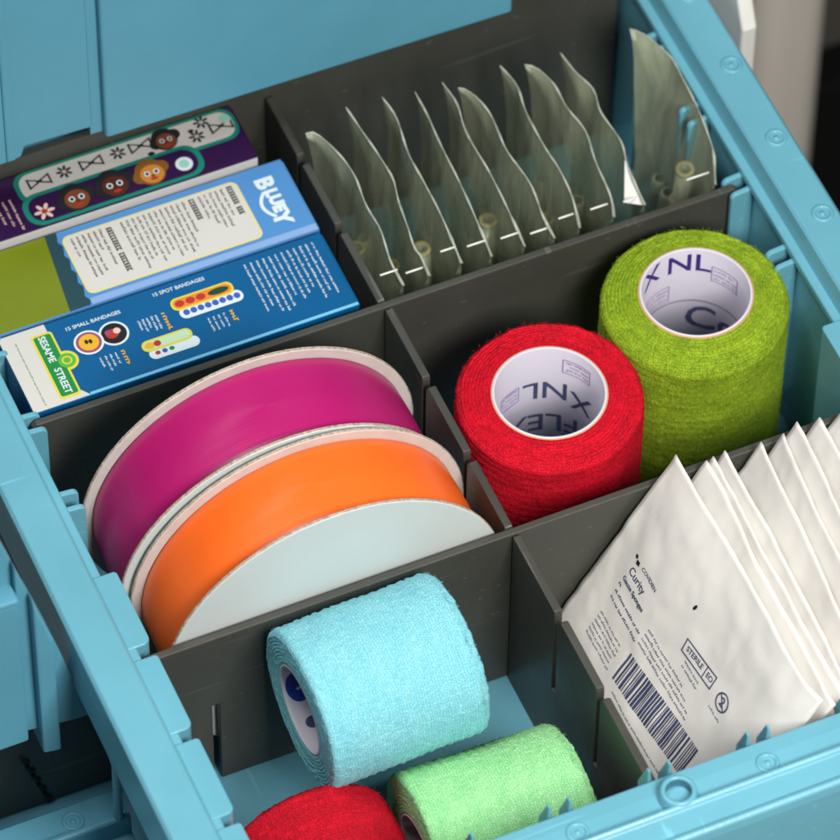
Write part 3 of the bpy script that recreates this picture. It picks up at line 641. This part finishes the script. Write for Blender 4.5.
# ================================================================== BANDAGE ROLLS
def roll(label, mtx, rad, rin, length, rgb, rgb2, seed, crown=0.6):
    t = thing('bandage_roll', label, 'bandage roll', group='rolls of stretchy cohesive bandage', mtx=mtx)
    mm = crepe('cohesive_bandage', rgb, rgb2)
    def fn(p, tt, r_, z):
        dr = .40*noise.noise(Vector((math.cos(tt)*2.2, math.sin(tt)*2.2, z*.07+seed)))
        dr += .12*noise.noise(Vector((p[0]*.55+seed, p[1]*.55, z*.28)))+.34*noise.noise(Vector((p[0]*1.0, p[1]*1.0+seed, z*.75)))
        k = (r_-rin)/(rad-rin); tail = ((tt/(2*math.pi)+seed*.37+.012*noise.noise(Vector((z*.12, seed, 0)))) % 1.0)
        dr += .55*tail-.3
        q = r_+dr*k
        dz = 0
        if z > length-3 or z < 3:
            ph = (r_-rin)/1.15*2*math.pi+tt
            dz = (.30*math.sin(ph)+.45*noise.noise(Vector((p[0]*.35, p[1]*.35, r_*.9+seed)))+.3*noise.noise(Vector((p[0]*.9, p[1]*.9, seed))))*min(1, k*3)
            if z < 3: dz = dz*.4
            else: dz += crown*(1-k)-.8*k*k
        return (q*math.cos(tt), q*math.sin(tt), z+dz)
    ne = 40; ns = int(length/1.3)
    prof = [(rin+.6, .6)]+[(rin+.6+(rad-2.0-rin)*i/ne, .3) for i in range(1, ne+1)]+[(rad-.5, .9), (rad, 2.0)]
    prof += [(rad+.25*math.sin(i*2.4), 2+(length-4)*i/ns) for i in range(1, ns)]
    prof += [(rad, length-2.0), (rad-.5, length-.9), (rad-1.4, length-.3)]+[(rin+.6+(rad-2.0-rin)*i/ne, length-.2) for i in range(ne-1, 0, -1)]+[(rin+.6, length-.8)]
    mb = MB(); mb.lathe(prof, 230, mm, fn=fn, closed=True)
    rf = random.Random(seed*7)
    for k in range(3800):                                  # loose fibres standing off the weave
        tt = rf.uniform(0, 2*math.pi)
        if rf.random() < .62: r_, z = rad-.1, rf.uniform(.5, length-.6)
        else: r_, z = rf.uniform(rin+1, rad-.2), length-.3
        p = Vector(fn((r_*math.cos(tt), r_*math.sin(tt), z), tt, r_, z))
        out = Vector((math.cos(tt), math.sin(tt), 0)) if z < length-1 else Vector((0, 0, 1))
        d = Vector((rf.gauss(0, 1), rf.gauss(0, 1), rf.gauss(0, 1))).normalized()
        d = (d-out*d.dot(out)*.6+out*rf.uniform(.1, .55)).normalized()*rf.uniform(.5, 1.3)
        wv_ = d.cross(out).normalized()*.055
        u_ = tt*rad
        mb.add([p-wv_, p+wv_, p+d], [(0, 1, 2)], mm, False, [[(u_, z), (u_, z), (u_+.1, z+.1)]])
    mb.build('bandage', t)
    mb = MB(); mb.lathe([(rin-.5, .4), (rin+.5, .4), (rin+.5, length-.3+crown), (rin+.2, length+crown), (rin-.3, length+crown), (rin-.5, length-.3+crown)], 90, CORE, closed=True)
    mb.lathe([(rin+.15, length-.35+crown), (rin+.55, length-.05+crown), (rin+.9, length-.5+crown)], 90, mat('core_edge', (196, 150, 110), .7)); mb.build('core', t)
    return t
def core_print(t, rin, items, length, flip=False):
    """items: (polys, angle in degrees at the middle, height of the middle, ink, mesh name)"""
    for polys, ang, zc, ink, nm in items:
        mb = MB()
        for p in polys:
            pp = []
            for i, (x, y) in enumerate(p):                # cut long edges so the print follows the curve
                x2, y2 = p[(i+1) % len(p)]; k = max(1, int(abs(x2-x)/1.2))
                pp += [(x+(x2-x)*j/k, y+(y2-y)*j/k) for j in range(k)]
            q = rin-.5-.1
            vs = []
            for x, y in pp:
                if flip: x, y = -x, -y
                th = R(ang)-x/q                          # seen from inside: to the right is clockwise
                vs.append((q*math.cos(th), q*math.sin(th), zc+y))
            mb.add(vs, [tuple(range(len(vs)))], ink)
        mb.build(nm, t)
def stamp_box(w_, h): return frame(-w_/2, -h/2, w_/2, h/2, .35)
def stamp_fill(w_, h):
    out = []
    for k in (-1, 0, 1): out += microtext(-w_/2+.9, k*h*.27-.6, w_-1.8, 1.0, rnd)
    return out
# upright lime green
M = Matrix.Translation(Vector((91.2, 61.0, -2.9)))
t = roll('tall lime green bandage roll standing upright beside the right wall', M, 30.4, 17.9, 77.8, (166, 194, 44), (84, 116, 10), 1, crown=3.6)
LN = 77.8
LN = 79.4
core_print(t, 17.9, [(text('X', 12.0, bold=.12), 120, LN-4.2, PURP, 'core_lettering'), (text('NL', 12.0, bold=.12), 72, LN-5.0, PURP, 'core_lettering'),
   (stamp_box(10.5, 7.5)+stamp_fill(10.5, 7.5), 29, LN-9, PURPL, 'core_stamp'), (stamp_box(10.5, 8)+stamp_fill(10.5, 8), 109, LN-19, PURPL, 'core_stamp'),
   (text('Co', 16, bold=.22), 40, LN-33.5, INKN, 'core_lettering')], LN)
mb = MB(); mb.lathe([(17.32, LN-24.7), (17.32, LN-24.1)], 90, INKG); mb.build('core_seam', t)
# upright red
M = Matrix.Translation(Vector((32.4, 45.2, -2.9)))
LN = 76.5
t = roll('bright red bandage roll standing upright in front of the lime green one', M, 30.2, 18.0, LN, (236, 10, 44), (150, 0, 20), 2, crown=1.2)
core_print(t, 18.0, [(text('X', 12.2, bold=.12), 27, LN-22.5, INKN, 'core_lettering'), (text('NL', 12.2, bold=.12), 68, LN-20, INKN, 'core_lettering'),
   (text('FLEX', 12.2, bold=.15), 72, LN-37, INKN, 'core_lettering'),
   (stamp_box(10.5, 7)+stamp_fill(10.5, 7), 34, LN-7.0, PURPL, 'core_stamp'), (stamp_box(8.5, 7.5)+stamp_fill(8.5, 7.5), 112, LN-19.5, PURPL, 'core_stamp')], LN, flip=True)
# lying ones: local z becomes +x
def lying(cx, cy, cz, yaw, pitch=0, spin=0):
    return Matrix.Translation(Vector((cx, cy, cz))) @ Matrix.Rotation(R(yaw), 4, 'Z') @ Matrix.Rotation(R(90-pitch), 4, 'Y') @ Matrix.Rotation(R(spin), 4, 'Z')
def lying_at(c, yaw, length, pitch=0, spin=0):
    m_ = lying(*c, yaw, pitch, spin); return m_ @ Matrix.Translation(Vector((0, 0, -length/2)))
t = roll('light blue bandage roll lying on top of the red and mint rolls', lying_at((-58.6, -27.7, 63.0), 1.5, 54), 26.2, 14.6, 54, (156, 226, 236), (116, 204, 220), 3)
BLOGO = mat('royal_blue_ink', (26, 62, 160), .4)
core_print(t, 14.6, [(disc(0, 0, 6.0, 4.2), 66, 5.6, BLOGO, 'core_logo')], 54)
core_print(t, 14.48, [(turn(stroke([(-2.2, 1.8), (0, -1.8), (2.4, 2.2)], 1.2), 90), 66, 5.6, INKW, 'core_logo_mark'), (disc(0, 0, 2.0, 2.2), 12, 6, INKN, 'core_logo')], 54)
roll('mint green bandage roll lying under the light blue one', lying_at((-37.6, -75.0, 26.9), -2, 54), 29.6, 16.5, 54, (178, 240, 174), (126, 216, 138), 4)
roll('red bandage roll lying at the bottom edge, left of the mint roll', Matrix.Translation(Vector((-93.3, -99.2, 25.4))) @ Matrix.Rotation(R(-90), 4, 'X'), 28.2, 16.0, 50, (222, 8, 40), (140, 0, 20), 5)

# ================================================================== GAUZE PACKETS
def packet(x0, tilt, vtop, seed, label, back=-3.0, wd=101.0, printed=False, dz=0.0, curl=1.0, yaw_=0.0):
    """paper packet leaning on the next: u runs towards the front, v up the slope"""
    eu = Vector((0, -1, 0)); ev = Vector((math.cos(R(tilt)), 0, math.sin(R(tilt)))); nn = eu.cross(ev)
    if not printed:
        eu = (eu+nn*R(yaw_)).normalized(); nn = eu.cross(ev)
    m_ = Matrix((( *eu[:],), (*ev[:],), (*nn[:],))).transposed().to_4x4(); m_.translation = Vector((x0, back, dz))
    t = thing('gauze_packet', label, 'gauze packet', group='white paper gauze packets', mtx=m_)
    cz = random.Random(seed*5).uniform(-5, 2)
    def wv(u, v, side=1):
        a_, b_ = u/wd, v/vtop
        pil = max(0, min(1, min(a_, 1-a_)/.16))*max(0, min(1, min(b_, 1-b_)/.12)); pil = pil*pil*(3-2*pil)
        z = (1.3 if printed else .7)*pil*side+(0 if printed else cz*(max(0, b_-.62)/.38)**2*max(0, 1-a_*1.5))
        z += (1.1 if printed else 1.8)*noise.noise(Vector((u*.032+seed*3.1, v*.028, seed*1.7)))+.28*noise.noise(Vector((u*.09, v*.08+seed, 4.0)))+.5*abs(noise.noise(Vector((u*.07+v*.06, v*.07-u*.05, seed))))+.3*abs(noise.noise(Vector((u*.16+v*.1, v*.12-u*.06, seed))))
        z += curl*(-5.5*max(0, a_-.9)/.1*max(0, a_-.9)*10 * .4)      # the loose front edge curls back
        z += 0.6*math.sin(v*.05+seed)*max(0, a_-.6)
        return z
    def edge(s_, t_):
        u = s_*wd; v = t_*vtop
        u += .5*noise.noise(Vector((v*.05, seed, 1)))*(1 if s_ in (0, 1) else 0)
        v += .7*noise.noise(Vector((u*.04, seed, 2)))*(1 if t_ == 1 else 0)
        return u, v
    def sheet(side, off, name):
        mb = MB()
        def fn(s_, t_):
            u, v = edge(s_, t_); return (u, v, wv(u, v, side)+off)
        mb.grid(fn, 60, 60, PAPER, thick=(0, 0, -.16)); return mb.build(name, t)
    sheet(1, .0, 'front_sheet'); sheet(-1, -.26, 'back_sheet')
    mb = MB()
    mb.grid(lambda s_, t_: (7+s_*(wd-14), 8+t_*(vtop-18), wv(7+s_*(wd-14), 8+t_*(vtop-18), 0)-.5), 20, 20, mat('gauze', (236, 236, 232), .9), thick=(0, 0, .5)); mb.build('gauze_pad', t)
    if printed:
        P3 = lambda u, v: (u, v, wv(u, v, 1)+.16)
        mb = MB(); rn = random.Random(11)
        bars = []; u = 34.2
        while u < 77:
            bw = rn.choice((.35, .35, .5, .8, 1.1)); 
            for k in range(4):
                v0, v1 = 37.0+k*3+.0*u, 40.0+k*3
                sl = .09*(u-34)
                bars += [[(u, v0+sl), (u+bw, v0+sl), (u+bw, v1+sl), (u, v1+sl)]]
            u += bw+rn.choice((.35, .5, .5, .9))
        put(mb, bars, P3, INKN); mb.build('barcode', t)
        mb = MB()
        mk = lambda u, v, ln, h, ink: put(mb, microtext(u, v, ln, h, rn), P3, ink)
        for i in range(6): mk(14.0, 45.6-i*1.85, 15+i*.35, .85, INKG)
        mk(13.6, 55.4, 19, 1.05, INKN); mk(13.4, 52.4, 20.5, 1.05, INKN); mk(13, 58.2, 3, 1.2, INKN)
        for i in range(4): mk(34.2, 59.6-i*2.0, (24, 27, 31, 32)[i], .95, INKG)
        mk(52.6, 66.0, 10.5, .9, INKG); mk(52.6, 64.0, 10.5, .9, INKG); mk(70, 65.2, 8, .8, INKG); mk(37.5, 33.8+0, 36, .8, INKG)
        mb.build('small_print', t)
        mb = MB()
        put(mb, disc(13.0, 70.9, .75), P3, INKK); put(mb, turn(rect(-.9, -.8, .9, .8), 10, 15.0, 69.9), P3, INKK)
        put(mb, text('COVIDIEN', 2.1, 22.6, 70.5, bold=.02), P3, INKN)
        put(mb, text('Curity', 4.0, 18.8, 65.8, bold=.05), P3, INKN)
        put(mb, text('Gauze Sponges', 2.4, 20.5, 61.6, bold=.06), P3, INKN)
        mb.build('brand_lettering', t)
        mb = MB(); put(mb, turn(frame(0, 0, 18, 5.2, .45), 5.6, 48.9, 67.4), P3, INKN); put(mb, turn(rect(12.3, .45, 12.7, 4.75), 5.6, 48.9, 67.4), P3, INKN)
        put(mb, turn(text('STERILE', 2.7, 6.4, 2.6, bold=.05), 5.6, 48.9, 67.4), P3, INKN); put(mb, turn(text('EO', 2.7, 15.3, 2.6, bold=.05), 5.6, 48.9, 67.4), P3, INKN)
        mb.build('sterile_stamp', t)
        mb = MB(); put(mb, ring(73.6, 71.0, 2.75, 3.3), P3, INKN); put(mb, text('2', 4.6, 73.6, 71.0, bold=.08), P3, INKN); put(mb, stroke([(71.6, 72.7), (75.6, 69.3)], .5), lambda u, v: (u, v, wv(u, v, 1)+.22), INKN); mb.build('single_use_mark', t)
        mb = MB(); put(mb, turn(disc(0, 0, .6, 1.25, 10), -15, 43.5, 81.2), P3, INKK); mb.build('dark_speck', t)
    return t
packet(.9, 59.7, 104, 1, 'front white gauze packet printed with a barcode and lettering', printed=True)
LAB = ['plain white gauze packet directly behind the printed one', 'third white gauze packet from the grey divider', 'fourth white gauze packet from the grey divider, with low corner',
       'middle white gauze packet of the fanned stack', 'white gauze packet of the fan with tall sharp corner', 'white gauze packet third from the right wall', 'white gauze packet second from the right wall', 'white gauze packet nearest the right wall']
XT = [(63.9, 81.4), (68.2, 81.9), (72.0, 82.4), (81.3, 82.7), (89.0, 83.4), (94.6, 85.4), (102.9, 83.6), (109.6, 83.4)]
for i, (xt, zt) in enumerate(XT):
    tl = 60.0+i*1.1; ln = 97.0
    packet(xt-math.cos(R(tl))*ln, tl, ln, 2+i, LAB[i], back=-3.0-[0, .8, .2, .4, .9, 0, .3, 0][i], wd=101-(i % 3), dz=zt-math.sin(R(tl))*ln, curl=.6, yaw_=[3.2, 3.8, 3.6, 4.6, 4.2, 3.4, 2.6, 1.6][i])

# ================================================================== CLEAR POUCHES
FILM = clear('clear_film', (190, 196, 176), 0.07, .16, .8, 260, tint=(.80, .81, .74)); BACK = clear('frosted_film', (200, 206, 182), 0.15, .24, .6, 230, grad=0.52, tint=(.62, .63, .54)); CLOUD = clear('cloudy_film', (196, 204, 186), 0.50, .32, .5, 160, grad=0.30, tint=(.72, .75, .70))  # dark tints put the shade deep between the pouches into the film colour
SEAL = clear('seal_film', (178, 182, 166), 0.80, .35, .5); FOIL = mat('white_seal', (232, 232, 226), .4)
TUBE = clear('tube_plastic', (176, 182, 156), 0.36, .3, .5)
TIP = clear('cream_tip', (196, 180, 120), 0.22, .4)
PCH = [
 [(-1.9, 163.1), (0.7, 162.7), (3.3, 158.7), (5.2, 153.7), (6.6, 148.9), (7.3, 142.8), (6.7, 135.1), (6.8, 130.6), (7.6, 123.8), (6.9, 117.6), (6.2, 111.4), (6.8, 102.7)],
 [(14.3, 167.6), (15.5, 160.3), (16.9, 152.4), (17.9, 146.1), (18.6, 138.6), (17.1, 130.4), (16.3, 121.4), (15.4, 113.9), (16.1, 110.9), (16.0, 103.0)],
 [(26.9, 167.1), (28.4, 158.3), (27.0, 145.4), (27.8, 132.4), (28.2, 119.7), (27.6, 103.6)],
 [(37.9, 165.1), (38.4, 155.4), (38.2, 145.3), (38.6, 129.9), (38.4, 116.0), (37.8, 102.5)],
 [(47.7, 165.2), (49.2, 156.7), (47.9, 145.6), (49.3, 129.9), (49.6, 114.6), (49.4, 102.1)],
 [(51.8, 161.5), (55.0, 159.1), (58.0, 149.7), (57.8, 135.7), (60.2, 122.2), (59.4, 109.8), (59.8, 101.5)],
 [(68.1, 164.4), (70.5, 156.2), (69.4, 145.7), (70.2, 131.3), (71.3, 123.8), (71.2, 113.1), (69.0, 102.1)],
 [(76.0, 162.0), (79.2, 159.6), (82.2, 152.7), (82.8, 143.5), (85.1, 133.2), (83.7, 122.7), (83.2, 109.2), (81.1, 101.9)],
 [(88.9, 162.3), (90.6, 154.7), (93.7, 146.3), (92.7, 137.8), (94.6, 126.1), (93.0, 117.2), (92.4, 102.5)],
 [(114.3, 162.6), (117.5, 159.7), (120.9, 153.6), (123.1, 147.7), (123.4, 140.1), (123.6, 132.9), (123.4, 125.5), (122.6, 117.0), (121.6, 111.7), (117.4, 101.3)]]
PLAB = ['clear pouch nearest the cartons, its top edge hooked over', 'second clear pouch from the cartons', 'third clear pouch from the cartons', 'fourth clear pouch from the cartons',
        'fifth clear pouch from the cartons', 'middle clear pouch whose top edge bends back towards the cartons', 'fourth clear pouch from the right wall', 'third clear pouch from the right wall, with curled top corner',
        'clear pouch second from the right wall, with white folded corner', 'wide clear pouch leaning against the blue right wall']
def resample(pl, n):
    pl = [Vector((x, y, 75+(y-101.5)*.23)) for x, y in pl][::-1]        # from the front end to the back end
    acc = [0]
    for p, q in zip(pl, pl[1:]): acc.append(acc[-1]+(q-p).length)
    out = []
    for i in range(n+1):
        d = acc[-1]*i/n; k = max(j for j in range(len(acc)) if acc[j] <= d+1e-6); k = min(k, len(pl)-2)
        f_ = (d-acc[k])/(acc[k+1]-acc[k])
        g = [pl[max(k-1, 0)], pl[k], pl[k+1], pl[min(k+2, len(pl)-1)]]
        out.append(.5*((2*g[1])+(g[2]-g[0])*f_+(2*g[0]-5*g[1]+4*g[2]-g[3])*f_*f_+(3*g[1]-g[0]-3*g[2]+g[3])*f_**3))
    return out
for i, pl in enumerate(PCH):
    top = resample(pl, 26); xm = sum(p.x for p in top)/len(top); ym = 132
    t = thing('clear_pouch', PLAB[i], 'pouch', (xm, ym, -2.9), 'clear plastic pouches standing in the back right compartment')
    O3 = Vector((xm, ym, -2.9)); base_x = xm-(9 if i == 9 else 1.5); rn = random.Random(20+i)
    def at_(s_, t_, bulge):
        k = s_*26; j = min(int(k), 25); p = top[j].lerp(top[j+1], k-j)
        dn = (1-t_)
        rc = .12                                            # rounded lower and back outline
        x = p.x*(t_**.8)+base_x*(1-t_**.8)+(1-t_)**.5*(1.5*noise.noise(Vector((s_*3+i, t_*3, i*2.3)))+.9*noise.noise(Vector((s_*7-t_*5+i, t_*6, i*5.1))))
        x -= bulge*math.sin(math.pi*min(1, max(0, s_)))**.6*math.sin(math.pi*min(1, dn*1.0))**.7
        z = -1.5+(p.z+1.5)*t_
        yf = top[0].y; y = yf+(p.y-yf)*(1-.20*(1-t_)**.5*s_**2)
        return Vector((x, y, z))-O3
    depth = 26.0 if i < 9 else 62.0
    def edge_t(s_):                                         # frosted margin with bright sheen put into its opacity, narrowing to the tip
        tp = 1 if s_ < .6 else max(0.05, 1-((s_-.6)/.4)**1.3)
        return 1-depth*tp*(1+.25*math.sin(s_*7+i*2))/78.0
    mb = MB(); nu, nv = 30, 30; vs = []; vv = []
    for a_ in range(nu+1):
        for b_ in range(nv+1):
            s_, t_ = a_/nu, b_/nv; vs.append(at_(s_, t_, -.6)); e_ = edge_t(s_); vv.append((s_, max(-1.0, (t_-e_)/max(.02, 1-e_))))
    fs = [(a_*(nv+1)+b_, (a_+1)*(nv+1)+b_, (a_+1)*(nv+1)+b_+1, a_*(nv+1)+b_+1) for a_ in range(nu) for b_ in range(nv)]
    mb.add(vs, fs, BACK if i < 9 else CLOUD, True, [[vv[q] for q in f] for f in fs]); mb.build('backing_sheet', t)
    mb = MB(); mb.grid(lambda s_, t_: at_(s_, t_, 4.6 if i < 9 else 3.4), 30, 26, FILM); mb.build('film', t)
    # flat welded seam along the top edge, with thickness
    mb = MB()
    sr = []
    for k in range(27):
        sr.append(at_(k/26, 1, 0))
    mb.tube(sr, [.30+.20*(1 if k < 5 else 0)+.12*math.sin(k*1.3+i) for k in range(27)], SEAL, 6)
    mb.build('top_seam', t)
    # front end: narrow gusset closing the pouch, and the white weld line across it
    mb = MB(); w_ = 6.2 if i < 9 else 9.0
    fx = top[0].x-xm; fy = top[0].y-ym; fz = top[0].z+2.9
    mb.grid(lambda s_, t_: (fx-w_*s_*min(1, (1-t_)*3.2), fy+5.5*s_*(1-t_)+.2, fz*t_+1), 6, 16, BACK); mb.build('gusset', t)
    jz = rn.uniform(-3.0, 2.2); jl = rn.uniform(.8, 1.05)
    mb = MB(); mb.tube([(fx-.3, fy+4.5, fz+1.6+jz), (fx-w_*.5, fy+4.5, fz+1.6+jz), (fx-w_*jl-.4, fy+4.5, fz+1.6+jz)], .36, FOIL, 6); mb.build('weld_line', t)
    if i == 8:
        mb = MB(); q = fz
        mb.add([(fx-.2, fy+.2, q-1), (fx+.6, fy+9, q+2.2), (fx-2.8, fy+5, q-1.5)] if i == 1 else [(fx+.4, fy+.5, q-1), (fx+.6, fy+17, q+3.6), (fx-4.4, fy+6, q-3.4)], [(0, 1, 2)], FOIL)
        mb.v += [(x+.25, y, z) for x, y, z in mb.v]; mb.f += [(5, 4, 3), (0, 3, 4, 1), (1, 4, 5, 2), (2, 5, 3, 0)]; mb.mi += [0]*4; mb.smooth += [False]*4
        mb.build('folded_corner', t)
    # slim applicator sealed inside
    ty = rn.uniform(-14, 2) if i != 9 else -8; th = rn.uniform(36, 64) if i != 9 else 66
    cx = base_x-xm-2.6 if i < 9 else -6.0
    mb = MB(); mb.lathe([(2.0, 0), (3.0, 0), (3.0, th), (2.0, th)], 20, TUBE, closed=True)
    o = mb.build('applicator_tube', t, loc=(cx, ty, 2)); o.rotation_euler = (R(rn.uniform(-7, 7)), R(rn.uniform(-2, 4)), 0)
    for k_ in range(3):                     # more of the slim tubes of the set, without coloured rims
        h2 = rn.uniform(30, 58); q_ = 11+k_*8.5+rn.uniform(-2, 2)-(30 if k_ == 2 else 0)
        mb = MB(); mb.lathe([(1.9, 0), (2.6, 0), (2.6, h2-1), (2.1, h2), (1.7, h2)], 16, TUBE)
        o2 = mb.build('applicator_tube', t, loc=(cx+rn.uniform(-.5, .5), ty+q_, 2)); o2.rotation_euler = (R(rn.uniform(-9, 9)), R(rn.uniform(-2, 3)), 0)
    mb = MB(); mb.lathe([(2.0, 0), (3.15, 0), (3.15, 1.6), (2.0, 1.6)], 20, TIP, closed=True); r_ = mb.build('tube_rim', o, loc=(0, 0, th-.8))
